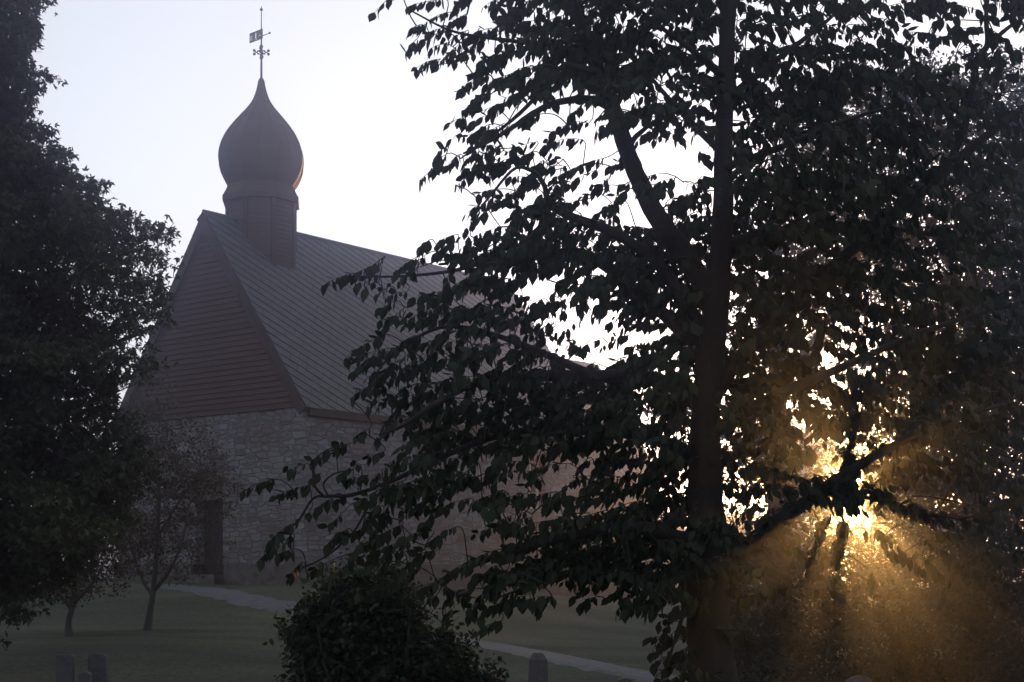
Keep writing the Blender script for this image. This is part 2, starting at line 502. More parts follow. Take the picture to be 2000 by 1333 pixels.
# chancel
K0, K1, KW, KE, KA = CL + .003, CL + 6.3, 6.6, 4.1, 9.3
km = MB()
km.box(-HX - KW / 2, -HX + KW / 2, K0, K1, .4, KE)
km.add([(-HX - KW / 2, K1 - .002, KE), (-HX + KW / 2, K1 - .002, KE), (-HX, K1 - .002, KA)], [(0, 1, 2)])
km.build('chancel_wall', M['stone'], CH)
kp = MB(); kp.box(-HX - KW / 2 - .1, -HX + KW / 2 + .1, K0 + .1, K1 + .1, -2.6, .398); kp.build('chancel_plinth', M['plinth'], CH)
kr = MB()
ksl = math.hypot(KW / 2, KA - KE)
for sgn in (1, -1):
    slate_slope(kr, (-HX, K0 + .1, KA + .08), (0, 1, 0), Vector((sgn * KW / 2, 0, -(KA - KE))) / ksl, K1 - K0 + .1, ksl + .2, R(36), .35)
kr.build('chancel_roof', [M['slate'], M['slate_edge']], CH)

# turret
TC = (-HX, 2.37)
def octa(r): return [(TC[0] + r / math.cos(math.pi / 8) * math.cos(math.pi / 8 + k * math.pi / 4), TC[1] + r / math.cos(math.pi / 8) * math.sin(math.pi / 8 + k * math.pi / 4)) for k in range(8)]
tm = MB()
T0, T1 = 9.0, 12.78
nb = 25
for k in range(nb):
    z0 = T0 + k * (T1 - T0) / nb; z1 = z0 + (T1 - T0) / nb
    a, bb = octa(1.135), octa(1.10)
    tm.add([(x, y, z0) for x, y in a] + [(x, y, z1) for x, y in bb] + [(x, y, z0) for x, y in bb],
           [(i, (i + 1) % 8, 8 + (i + 1) % 8, 8 + i) for i in range(8)] + [(16 + i, 16 + (i + 1) % 8, (i + 1) % 8, i) for i in range(8)])
tur = tm.build('turret', M['siding'], CH)
for k, (x, y) in enumerate(octa(1.125)):
    cbm = MB(); a = math.pi / 8 + k * math.pi / 4
    c_, s_ = math.cos(a), math.sin(a)
    pts = []
    for (u, w_) in ((-.06, -.085), (.035, -.07), (.035, .07), (-.06, .085)):
        pts.append((x + u * c_ - w_ * s_, y + u * s_ + w_ * c_))
    cbm.prism(pts, T0, T1 - .02)
    cbm.build('corner_board', M['trim'], tur)
sk = MB()
prof = [(1.10, 12.72), (1.265, 12.72), (1.275, 12.90), (1.25, 12.93), (1.17, 13.09), (1.10, 13.25), (1.06, 13.32)]
for i in range(len(prof) - 1):
    a, bb = octa(prof[i][0]), octa(prof[i + 1][0])
    sk.add([(x, y, prof[i][1]) for x, y in a] + [(x, y, prof[i + 1][1]) for x, y in bb], [(j, (j + 1) % 8, 8 + (j + 1) % 8, 8 + j) for j in range(8)])
sk.build('cornice', M['trim'], tur)
# onion dome: eight bellied panels with seams
PX = .01752
pr = [(372, 61), (366, 63.5), (358, 69), (350, 73.5), (337, 79), (323, 82), (310, 82.2), (297, 80), (284, 75.7), (266, 66.7), (248, 54), (230, 39.5), (215, 27), (200, 17), (185, 10.8), (170, 6.8), (161, 5.2)]
zz = [(HY - y) * PX + .3 for y, w_ in pr]
rr = [w_ * PX for y, w_ in pr]
pts, _ = smooth_path([(r, 0, z) for r, z in zip(rr, zz)], [1] * len(rr), 4)
dm = MB()
nseg = 8
ring = []
for p in pts:
    rad = p.x / .965
    for k in range(8):
        a0 = math.pi / 8 + k * math.pi / 4; a1 = a0 + math.pi / 4
        for s in (0, .5):
            x = (1 - s) * math.cos(a0) + s * math.cos(a1); y = (1 - s) * math.sin(a0) + s * math.sin(a1)
            l = math.hypot(x, y); bul = l + (1 - l) * .35
            ring.append((TC[0] + rad * x / l * bul, TC[1] + rad * y / l * bul, p.z))
n16 = 16
dm.add(ring, [(i * n16 + j, i * n16 + (j + 1) % n16, (i + 1) * n16 + (j + 1) % n16, (i + 1) * n16 + j) for i in range(len(pts) - 1) for j in range(n16)])
dome = dm.build('onion_dome', M['dome'], tur)
sm = MB()
for j in range(n16):
    path = [Vector(ring[i * n16 + j]) for i in range(len(pts))]
    sm.tube(path, [.028 if j % 2 == 0 else .018] * len(path), 5)
sm.build('dome_seam', M['dome'], tur)
# finial, cross of scrolls, vane
zt = lambda y: (HY - y) * PX + .3
fi = MB()
fi.tube([(TC[0], TC[1], zt(163)), (TC[0], TC[1], zt(160)), (TC[0], TC[1], zt(157)), (TC[0], TC[1], zt(152))], [.09, .12, .10, .04], 10)
fi.tube([(TC[0], TC[1], zt(156)), (TC[0], TC[1], zt(100)), (TC[0], TC[1], zt(50)), (TC[0], TC[1], zt(12))], [.04, .032, .018, .012], 8)
fi.ball((TC[0], TC[1], zt(19)), .055)
fi.build('finial_rod', M['iron'], tur)
sc_ = MB()
zc = zt(102.5)
rz = -math.atan2(-.625, .781)
for k in range(4):
    a = rz + k * math.pi / 2 + .05
    d = Vector((math.cos(a), math.sin(a), 0)); c0 = Vector((TC[0], TC[1], zc))
    for s in (1, -1):
        sc_.tube([c0 + d * .03 + Vector((0, 0, s * .09)), c0 + d * .09 + Vector((0, 0, s * .04)), c0 + d * .17, c0 + d * .235 + Vector((0, 0, s * .05))], .017, 6)
        sc_.ball(c0 + d * .24 + Vector((0, 0, s * .06)), .05)
        sc_.ball(c0 + d * .11 + Vector((0, 0, s * .05)), .03)
for y, r_ in ((91, .065), (95, .045), (113, .065), (109, .05), (102, .06)): sc_.ball((TC[0], TC[1], zt(y)), r_)
sc_.build('scroll_cross', M['iron'], tur)
va = MB()
dirw = Vector((-.47, .43, 0)).normalized()
rot = Matrix.Rotation(-CH.rotation_euler.z, 3, 'Z')
dl = rot @ dirw
nl = Vector((-dl.y, dl.x, 0))
BM = ["................................",
      "................................",
      "..............##................",
      ".............####...............",
      "..####.......####........#......",
      ".##..##.......##........##......",
      ".##..##.....######.....#..#.....",
      "..####........##.......#..#.....",
      ".##..##......####.....######....",
      ".##..##......####.....#....#....",
      "..####......##..##...##....##...",
      "............##..##..............",
      "............##..##..............",
      "................................"]
fw, fh = .70 / 32, .33 / 14
zf = zt(76)
for r_ in range(14):
    for c_ in range(32):
        if BM[13 - r_][31 - c_] == '#': continue
        o0 = Vector((TC[0], TC[1], zf)) + dl * (c_ * fw - .06) + Vector((0, 0, r_ * fh))
        vs = [o0 + dl * (i * fw) + Vector((0, 0, j * fh)) + nl * k for k in (-.012, .012) for j in (0, 1) for i in (0, 1)]
        va.add(vs, [(0, 2, 3, 1), (4, 5, 7, 6), (0, 1, 5, 4), (2, 6, 7, 3), (0, 4, 6, 2), (1, 3, 7, 5)])
a = Vector((TC[0], TC[1], zt(71)))
va.tube([a, a - dl * .45], .013, 6); va.ball(a - dl * .45, .04)
va.build('weather_vane', M['iron'], tur)

# ------------------------------------------------------------------ gravestones
def grave(px0, px1, top, Y, shape, label, m_='grave', lean=0.0):
    xc = ((px0 + px1) / 2 - CX) / F * Y; w = (px1 - px0) / F * Y; zt_ = (HY - top) / F * Y
    g = gz(xc, Y)
    h = zt_ - g
    root = empty('gravestone', (xc, Y, g - .05), random.Random(px0).uniform(-.15, .15))
    tag(root, label, 'gravestone')
    b = MB()
    hb = .16
    if shape == 'obelisk':
        b_ = [(w * .56, 0 + hb), (w * .5, h - .12), (w * .26, h - .0)]
        vs = []
        for hw, z in b_:
            for sx, sy in ((-1, -1), (1, -1), (1, 1), (-1, 1)): vs.append((sx * hw, sy * hw * .8, z + .05))
        b.add(vs, [(i * 4 + j, i * 4 + (j + 1) % 4, (i + 1) * 4 + (j + 1) % 4, (i + 1) * 4 + j) for i in range(2) for j in range(4)] + [(8, 9, 10, 11), (3, 2, 1, 0)])
    else:
        k = 12
        poly = [(-w / 2, hb), (w / 2, hb), (w / 2 * .96, h - w * (.30 if shape == 'round' else .12))]
        rise = w * (.30 if shape == 'round' else .12)
        for i in range(1, k):
            th = math.pi * i / k
            poly.append((w / 2 * .96 * math.cos(th), h - rise + rise * math.sin(th)))
        poly.append((-w / 2 * .96, h - rise))
        nP = len(poly); d = .09
        b.add([(x + lean * z, -d, z + .05) for x, z in poly] + [(x + lean * z, d, z + .05) for x, z in poly],
              [tuple(range(nP)), tuple(reversed(range(nP, 2 * nP)))] + [(i, nP + i, nP + (i + 1) % nP, (i + 1) % nP) for i in range(nP)])
    s = b.build('headstone', M[m_], root)
    bv = s.modifiers.new('bevel', 'BEVEL'); bv.width = .015; bv.segments = 2; bv.limit_method = 'ANGLE'
    q = MB(); q.box(-w * .72, w * .72, -max(.16, w * .5), max(.16, w * .5), -.1, hb + .05)
    q.build('footing', M[m_], root)
grave(1034, 1068, 1275, 26, 'obelisk', 'tall pillar gravestone with narrowing top standing in front of the gravel path')
grave(110, 143, 1278, 25, 'flat', 'tall narrow gravestone with slanting top, leftmost of the pair at lower left', lean=.01)
grave(174, 210, 1277, 25.5, 'flat', 'tall reddish gravestone with flat top, right of the pair at lower left', lean=-.01)
grave(155, 178, 1312, 24.2, 'round', 'low small gravestone squeezed between the two tall ones at lower left')
grave(1279, 1306, 1287, 25, 'flat', 'pale gravestone half hidden by leaves beside the big elm trunk', 'grave_pale')
grave(1203, 1236, 1324, 24, 'round', 'low round-topped gravestone just showing left of the elm trunk')
grave(1652, 1705, 1320, 23.5, 'round', 'broad dark gravestone just showing right of the elm trunk')

# ------------------------------------------------------------------ trees
TAU = [0, .10, .22, .36, .54, .78, 1.08, 1.55, 2.3, 4.0]

T_ELM = ([(0, 0), (.12, 0), (.36, 0), (.62, 0), (.82, 0), (1, 0), (.1, .15), (.34, .30), (.6, .27), (.8, .13), (.1, -.15), (.34, -.30), (.6, -.27), (.8, -.13)],
         [(0, 1, 6), (1, 2, 7, 6), (2, 3, 8, 7), (3, 4, 9, 8), (4, 5, 9), (0, 10, 1), (1, 10, 11, 2), (2, 11, 12, 3), (3, 12, 13, 4), (4, 13, 5)])
def lobe(a, l, w):
    c, s = math.cos(a), math.sin(a)
    return [(l * .45 * c - w * s, l * .45 * s + w * c), (l * c, l * s), (l * .45 * c + w * s, l * .45 * s - w * c)]
_ml = [(0, 0)] + lobe(0, 1, .2) + lobe(.95, .75, .17) + lobe(-.95, .75, .17)
T_MAPLE = (_ml, [(0, 3, 2, 1), (0, 6, 5, 4), (0, 9, 8, 7)])
T_SMALL = ([(0, 0), (.45, .30), (1, 0), (.45, -.30), (.45, 0)], [(0, 4, 2, 1), (0, 3, 2, 4)])
T_SMALL = ([(0, 0), (.4, .3), (.75, .2), (1, 0), (.75, -.2), (.4, -.3)], [(0, 3, 2, 1), (0, 5, 4, 3)])

def leaves_mesh(name, P, D, Wv, L, tmpl, curl, fold, m_, parent):
    P, D, Wv = np.array(P), np.array(D), np.array(Wv)
    L = np.array(L)[:, None]
    D /= np.linalg.norm(D, axis=1, keepdims=True)
    Wv -= D * (Wv * D).sum(1, keepdims=True)
    Wv /= np.linalg.norm(Wv, axis=1, keepdims=True) + 1e-9
    Nn = np.cross(D, Wv)
    Nn *= np.where(Nn[:, 2:3] < 0, -1, 1)
    tv, tf = tmpl
    k = len(tv)
    V = np.zeros((len(P), k, 3))
    cu = np.random.RandomState(3).uniform(.4, 1.6, (len(P), 1)) * curl
    for i, (t_, w_) in enumerate(tv):
        V[:, i] = P + D * (L * t_) + Wv * (L * w_) + Nn * (L * (-cu * t_ * t_ + fold * abs(w_)))
    V = V.reshape(-1, 3)
    nl = len(P)
    starts, loops = [], []
    base = (np.arange(nl) * k)[:, None]
    lt = np.concatenate([np.array(f) for f in tf])
    tot = np.array([len(f) for f in tf])
    loops = (base + lt[None, :]).ravel()
    totals = np.tile(tot, nl)
    st = np.concatenate([[0], np.cumsum(totals)[:-1]])
    me = bpy.data.meshes.new(name)
    me.vertices.add(len(V)); me.vertices.foreach_set('co', V.ravel())
    me.loops.add(len(loops)); me.loops.foreach_set('vertex_index', loops.astype(np.int32))
    me.polygons.add(len(totals)); me.polygons.foreach_set('loop_start', st.astype(np.int32))
    me.update(calc_edges=True); me.validate()
    return link(name, me, m_, parent)

_hc = {}
def vnoise(x, y, seed=0):
    def h(i, j):
        k = (i, j, seed)
        if k not in _hc: _hc[k] = random.Random(i * 73856093 ^ j * 19349663 ^ seed * 83492791).random()
        return _hc[k]
    i, j = math.floor(x), math.floor(y); fx, fy = x - i, y - j
    fx, fy = fx * fx * (3 - 2 * fx), fy * fy * (3 - 2 * fy)
    return (h(i, j) * (1 - fx) + h(i + 1, j) * fx) * (1 - fy) + (h(i, j + 1) * (1 - fx) + h(i + 1, j + 1) * fx) * fy

def grow(root, base, limbs, sprays, leaf, barkm, rng, twig_r=.004, limb_sides=7, trunk_name='trunk', lens=None, reach=9.9, cull=None):
    """root: the thing; limbs: list of (name, points, radii); sprays: list of (centre, direction, n leaves)"""
    off = -Vector(base)
    nodes = []
    for (nm, pts, rad) in limbs:
        P, Rr = smooth_path(pts, rad, 6)
        mb = MB(); mb.tube([p + off for p in P], Rr, 12 if nm == trunk_name else limb_sides, wob=.16, rng=rng)
        mb.build(nm, barkm, root, smooth=True)
        nodes += [tuple(p) for p in P]
    arr = np.zeros((len(nodes) + 8 * len(sprays) + 10, 3)); k = len(nodes)
    arr[:k] = nodes
    main = arr[:k].copy()
    sp = []
    for (c, d, n_, ln) in sprays:
        if cull and cull(c): continue
        b0 = c - d * (ln * .5)
        dm_ = np.min(((main - np.array(b0)) ** 2).sum(1))
        sp.append((dm_, b0, d, n_, ln))
    sp.sort(key=lambda s: s[0])
    tw = MB()
    LP, LD, LW, LL = [], [], [], []
    for (_, b0, d, n_, ln) in sp:
        q = np.array(b0)
        i = int(np.argmin(((arr[:k] - q) ** 2).sum(1)))
        p0 = Vector(arr[i])
        dist = (b0 - p0).length
        if dist > .01 and dist < reach:
            up = Vector((0, 0, 1))
            c1 = p0 + (b0 - p0) * .35 + up * dist * rng.uniform(.0, .22) + Vector((rng.gauss(0, .07), rng.gauss(0, .07), rng.gauss(0, .05))) * dist
            c2 = b0 - d * dist * .3
            ns = 3 if dist < .25 else 6
            if cull and cull(b0): continue
            br = [p0 * (1 - t_) ** 3 + c1 * 3 * t_ * (1 - t_) ** 2 + c2 * 3 * t_ * t_ * (1 - t_) + b0 * t_ ** 3 for t_ in [j / ns for j in range(ns + 1)]]
            tw.tube([p + off for p in br], [twig_r * (1 + min(2.0, dist * 1.6) * (1 - j / ns)) for j in range(ns + 1)], 4, cap=False)
            for p in br[1:]:
                if k < len(arr): arr[k] = p; k += 1
        # the leafy twig
        side = d.cross(Vector((0, 0, 1)))
        if side.length < .1: side = Vector((1, 0, 0))
        side.normalize()
        sag = leaf['sag']
        tp = []
        for j in range(5):
            t_ = j / 4
            tp.append(b0 + d * (ln * t_) + Vector((0, 0, -sag * ln * t_ * t_)) + side * (ln * .06 * math.sin(3 * t_ + n_)))
        nk = 5
        if cull:
            for j in range(5):
                if cull(tp[j]): nk = j; break
        if nk > 1: tw.tube([p + off for p in tp[:nk]], [twig_r, twig_r * .9, twig_r * .75, twig_r * .6, twig_r * .4][:nk], 3, cap=False)
        for p in (tp[2], tp[4]):
            if k < len(arr): arr[k] = p; k += 1
        for j in range(n_):
            t_ = (j + .6) / n_ if n_ > 1 else 1
            a = min(3, int(t_ * 4)); fr = t_ * 4 - a
            p = tp[a].lerp(tp[a + 1], min(1, fr))
            sg = 1 if j % 2 else -1
            if leaf['mode'] == 'comb':
                ld = d * rng.uniform(.1, .65) + side * sg * rng.uniform(.25, .8) + Vector((0, 0, -rng.uniform(.35, 1.25)))
                if rng.random() < .10: ld.z *= -.3
                lw = d * rng.uniform(.4, 1) + side * rng.gauss(0, .45) + Vector((0, 0, rng.gauss(0, .35)))
                if rng.random() < .3: lw = side * sg + Vector((rng.gauss(0, .4), rng.gauss(0, .4), rng.gauss(0, .4)))
                pos = p + Vector((rng.gauss(0, .006), rng.gauss(0, .006), 0))
            else:
                s_ = leaf['spread']
                pos = p + Vector((rng.gauss(0, s_), rng.gauss(0, s_), rng.gauss(0, s_ * .7)))
                ld = Vector((rng.gauss(0, 1), rng.gauss(0, 1), rng.gauss(-leaf.get('droop', .5), .7))) + d * .4
                lw = Vector((rng.gauss(0, 1), rng.gauss(0, 1), rng.gauss(0, .6)))
            if cull and (cull(pos) or cull(pos + Vector((0, 0, -leaf['len'] * .6)))): continue
            if ld.length < .05: ld = Vector((0, 0, -1))
            LP.append(tuple(pos + off)); LD.append(tuple(ld)); LW.append(tuple(lw)); LL.append(leaf['len'] * rng.uniform(.55, 1.28))
    tw.build('twigs', barkm, root)
    leaves_mesh('crown', LP, LD, LW, LL, leaf['tmpl'], leaf['curl'], leaf['fold'], leaf['mat'], root)
    return len(LP)

def limb3(pts):
    """(px, py, width px, depth) list -> 3-D points and radii"""
    return [at(x, y, Y) for x, y, w_, Y in pts], [w_ / 2 / F * Y for x, y, w_, Y in pts]

def map_sprays(rows, col0, row0, rng, Yf, area, n_range, spacing, dirf, gain=1.0, seed=0, extend=None):
    """coverage digits on a 50-pixel grid -> leafy twigs spread through the crown's depth"""
    out = []
    H_ = len(rows)
    for r_ in range(-(extend or {}).get('top', 0), H_ + (extend or {}).get('bottom', 0)):
        row = rows[min(max(r_, 0), H_ - 1)]
        Wd = len(row)
        for c_ in range(-(extend or {}).get('left', 0), Wd + (extend or {}).get('right', 0)):
            dg = int(row[min(max(c_, 0), Wd - 1)])
            if dg == 0: continue
            x0, y0 = (col0 + c_) * 50, (row0 + r_) * 50
            Y = Yf(x0 + 25, y0 + 25, rng)
            cell = (50 / F * Y) ** 2
            nl = TAU[dg] * cell / area * gain
            while nl > 0:
                n_ = rng.randint(*n_range)
                if nl < n_ and rng.random() > nl / n_: break
                px, py = x0 + rng.uniform(-6, 56), y0 + rng.uniform(-6, 56)
                Y = Yf(px, py, rng)
                out.append((at(px, py, Y), dirf(px, py, rng), n_, spacing * n_))
                nl -= n_
    return out

# openings between the boughs round the low sun (centre and half sizes on the elm's own plane)
GAPS = [(1629, 1028, 5, 20), (1621, 1062, 7, 24), (1606, 1000, 11, 7), (1582, 1028, 13, 10), (1708, 1000, 16, 6), (1622, 905, 5, 14), (1700, 930, 18, 6), (1666, 1018, 11, 18), (1676, 1046, 14, 24), (1688, 1074, 17, 24), (1735, 1018, 40, 13), (1600, 1000, 28, 8), (1560, 1003, 15, 10), (1521, 982, 10, 24), (1800, 965, 58, 11),
        (1612, 880, 18, 12), (1640, 908, 6, 6), (1674, 900, 6, 17), (1785, 1040, 34, 13), (1572, 1062, 15, 8), (1690, 985, 13, 8), (1612, 700, 16, 12), (1118, 615, 12, 28), (1060, 560, 26, 12), (1090, 690, 18, 8), (1165, 655, 28, 8), (1160, 590, 16, 7), (1290, 405, 16, 9), (1340, 300, 22, 12), (1090, 230, 30, 14), (1400, 120, 8, 14), (1270, 815, 20, 9), (1332, 930, 8, 26)]
def gap_cull(gaps, keep=0.0, seed=1):
    rg_ = random.Random(seed)
    def f(p):
        x, y = CX + F * p.x / p.y, HY - F * p.z / p.y
        for cx, cy, rx, ry in gaps:
            if ((x - cx) / rx) ** 2 + ((y - cy) / ry) ** 2 < 1 and rg_.random() > keep: return True
        return False
    return f

# ---- the big elm in front
ELM = [
 # 450..                                                  ..2000
 "0000000143578888888786776577467",
 "0000000003588999886867666654544",
 "0000000004688899988787888775453",
 "0000000003577688888999988887654",
 "0000000004522247756888888877666",
 "0000000013454315444878888887666",
 "0000000014666442256988888877666",
 "0000000001346655678998888877766",
 "0000000001477756788998888877766",
 "0000000027899888889998888877776",
 "0000003448887899999988888877776",
 "0000002578864688999988887888776",
 "0000014677788646789998887788776",
 "0000057777678567899988777888777",
 "0000025777888878899998878888777",
 "0000027888889999999998888888777",
 "0000025788889999999988877888776",
 "0000005887777778999887777887766",
 "0000005886864568988777678776655",
 "0000005873566545899876677876555",
 "0000035535787789998865567533455",
 "0000225432489999999876445311344",
 "0010134335898889999851022100022",
 "0000000012222001455710000000010",
 "0000000000000000056310000000000",
 "0000000000000000066200000000000",
 "0000000000000000066200000000000"]
assert all(len(r_) == 31 for r_ in ELM), [len(r_) for r_ in ELM]
rng = random.Random(21)
base = at(1392, 1110, 12.0); base.z = gz(base.x, 12.0) - .05
elm = empty('elm_tree', base)
tag(elm, 'big dark broadleaf tree with drooping leaves standing in front of the low sun', 'tree')
bz = HY - base.z / 12.0 * F
limbs = [('trunk',) + limb3([(1400, bz + 10, 150, 12), (1398, 1500, 112, 12), (1393, 1333, 98, 12), (1383, 1210, 86, 12), (1384, 1110, 92, 12), (1379, 1000, 72, 12), (1376, 850, 60, 12), (1388, 700, 56, 12), (1402, 560, 48, 12), (1411, 430, 40, 12.02), (1415, 250, 35, 12.05), (1421, 50, 32, 12.1), (1428, -140, 26, 12.1), (1440, -330, 16, 12.1)])]
def L_(*p): limbs.append(('limb',) + limb3(p))
L_((1396, 590, 46, 12), (1340, 500, 44, 12.1), (1290, 432, 42, 12.1), (1248, 350, 35, 12.1), (1217, 270, 33, 12.1), (1190, 195, 33, 12.0), (1158, 120, 24, 12.0), (1130, 40, 22, 11.9), (1105, -50, 15, 11.8), (1085, -150, 8, 11.7))
L_((1198, 210, 22, 11.95), (1150, 194, 15, 11.8), (1090, 200, 13, 11.6), (1040, 222, 11, 11.5), (1000, 250, 9, 11.4), (950, 280, 6, 11.3), (905, 300, 4, 11.2))
L_((1165, 140, 14, 11.9), (1100, 130, 10, 11.9), (1060, 175, 9, 11.8), (1015, 222, 8, 11.7), (965, 262, 5, 11.6), (900, 310, 3, 11.5))
L_((1140, 75, 14, 11.9), (1060, 85, 10, 12.2), (960, 75, 7, 12.4), (880, 60, 5, 12.5), (800, 20, 3, 12.5))
L_((1225, 290, 12, 12), (1250, 260, 10, 12.2), (1295, 232, 7, 12.5), (1340, 260, 5, 12.7))
L_((1372, 640, 26, 12), (1290, 520, 22, 12.0), (1200, 455, 21, 12.1), (1120, 425, 18, 12.2), (1075, 400, 14, 12.2), (1062, 360, 10, 12.1), (1040, 335, 9, 11.4), (1005, 330, 6, 11.4), (960, 380, 5, 11.3), (920, 430, 4, 11.2))
L_((1380, 690, 32, 12), (1280, 600, 26, 12.3), (1150, 500, 22, 12.5), (1060, 500, 18, 12.6), (960, 510, 11, 12.7), (880, 530, 7, 12.7), (780, 540, 5, 12.6), (690, 540, 3, 12.5))
L_((1376, 800, 32, 12), (1280, 740, 28, 12.1), (1160, 735, 26, 12.2), (1040, 735, 22, 12.2), (930, 750, 14, 12.0), (850, 790, 12, 11.1), (790, 830, 8, 11.0), (740, 850, 4, 11.0))
L_((1160, 735, 20, 11.6), (1060, 690, 14, 11.8), (950, 650, 10, 11.9), (860, 640, 7, 12), (770, 690, 5, 12), (720, 750, 3, 12))
L_((1376, 900, 34, 12), (1250, 850, 26, 12.3), (1100, 840, 20, 12.5), (980, 850, 15, 12.4), (870, 890, 11, 12.3), (760, 942, 9, 12.2), (690, 966, 8, 12.1), (640, 970, 6, 12.1), (612, 974, 5, 12.1), (580, 1020, 4, 12.1), (540, 1052, 3, 12.0))
L_((632, 970, 5, 12.1), (615, 950, 4, 12.0), (612, 925, 3.5, 12), (622, 900, 3, 12), (660, 880, 2.5, 12))
L_((640, 968, 5, 12.1), (632, 945, 4, 12.2), (655, 925, 3.5, 12.2), (690, 918, 3, 12.2))
L_((1352, 1060, 34, 12), (1230, 1030, 26, 11.7), (1100, 1050, 20, 11.5), (990, 1080, 14, 11.4), (900, 1115, 9, 11.3), (830, 1150, 5, 11.2))
L_((1352, 1080, 26, 12), (1280, 1080, 20, 12.4), (1180, 1110, 13, 12.6), (1080, 1130, 9, 12.7), (980, 1165, 5, 12.8))
L_((760, 942, 6, 12.2), (720, 990, 5, 12.1), (690, 1040, 4.5, 12.0), (640, 1085, 4, 12.0), (590, 1110, 3, 12.0))
L_((1390, 1150, 60, 12), (1425, 1110, 40, 12), (1490, 1040, 30, 11.9), (1570, 985, 26, 11.8), (1645, 930, 22, 11.7), (1720, 885, 16, 11.6), (1830, 830, 11, 11.4), (1960, 790, 7, 11.2))
L_((1600, 965, 12, 11.8), (1660, 965, 10, 12.1), (1740, 985, 7, 12.4), (1830, 1010, 5, 12.6), (1930, 1010, 3, 12.8))
L_((1395, 760, 34, 12), (1500, 640, 28, 12.2), (1650, 500, 24, 12.4), (1780, 395, 22, 12.6), (1853, 328, 21, 12.7), (1943, 252, 16, 12.8), (2040, 180, 10, 12.9), (2130, 110, 5, 13))
L_((1853, 328, 18, 12.7), (1882, 250, 15, 12.6), (1898, 180, 14, 12.5), (1908, 118, 14, 12.4), (1929, 86, 13, 12.4), (1926, 30, 8, 12.3), (1935, -50, 6, 12.2), (1930, -130, 3, 12.2))
L_((1925, 95, 11, 12.4), (1965, 58, 8, 12.4), (2005, 30, 6, 12.5), (2060, -20, 3, 12.6))
L_((1415, 200, 20, 12.05), (1500, 130, 12, 12.3), (1590, 62, 9, 12.5), (1640, 18, 6, 12.6), (1690, -40, 4, 12.7))
L_((1412, 330, 18, 12), (1520, 290, 13, 11.7), (1640, 240, 9, 11.5), (1770, 200, 6, 11.3))
L_((1408, 480, 24, 12), (1530, 450, 17, 12.4), (1680, 440, 12, 12.7), (1830, 460, 8, 12.9), (1960, 480, 5, 13.1))
L_((1385, 850, 30, 12), (1500, 780, 22, 11.7), (1640, 720, 16, 11.5), (1800, 650, 11, 11.3), (1960, 600, 7, 11.2), (2100, 560, 4, 11.1))
L_((1412, 300, 16, 12.05), (1340, 230, 11, 12.5), (1270, 150, 8, 12.8), (1200, 60, 5, 13), (1150, -20, 3, 13))
L_((1418, 150, 15, 12.05), (1340, 90, 10, 11.7), (1250, 20, 7, 11.5), (1180, -60, 4, 11.4))
L_((1352, 1170, 14, 12), (1335, 1200, 9, 11.9), (1318, 1250, 6, 11.8), (1300, 1310, 4, 11.8))

def elm_depth(px, py, r):
    c = vnoise(px / 130, py / 90, 4) * 2.4 - 1.2
    return 12.0 + c + r.gauss(0, .45)
def elm_dir(px, py, r):
    s = -1 if px < 1390 + r.gauss(0, 120) else 1
    a = r.gauss(0, .75)
    return Vector((s * math.cos(a), math.sin(a), r.gauss(-.12, .22) + (.0 if px > 900 else -.08))).normalized()
sprays = map_sprays(ELM, 9, 0, rng, elm_depth, .0038, (8, 14), .0265, elm_dir, gain=2.4, extend={'top': 2, 'right': 3})
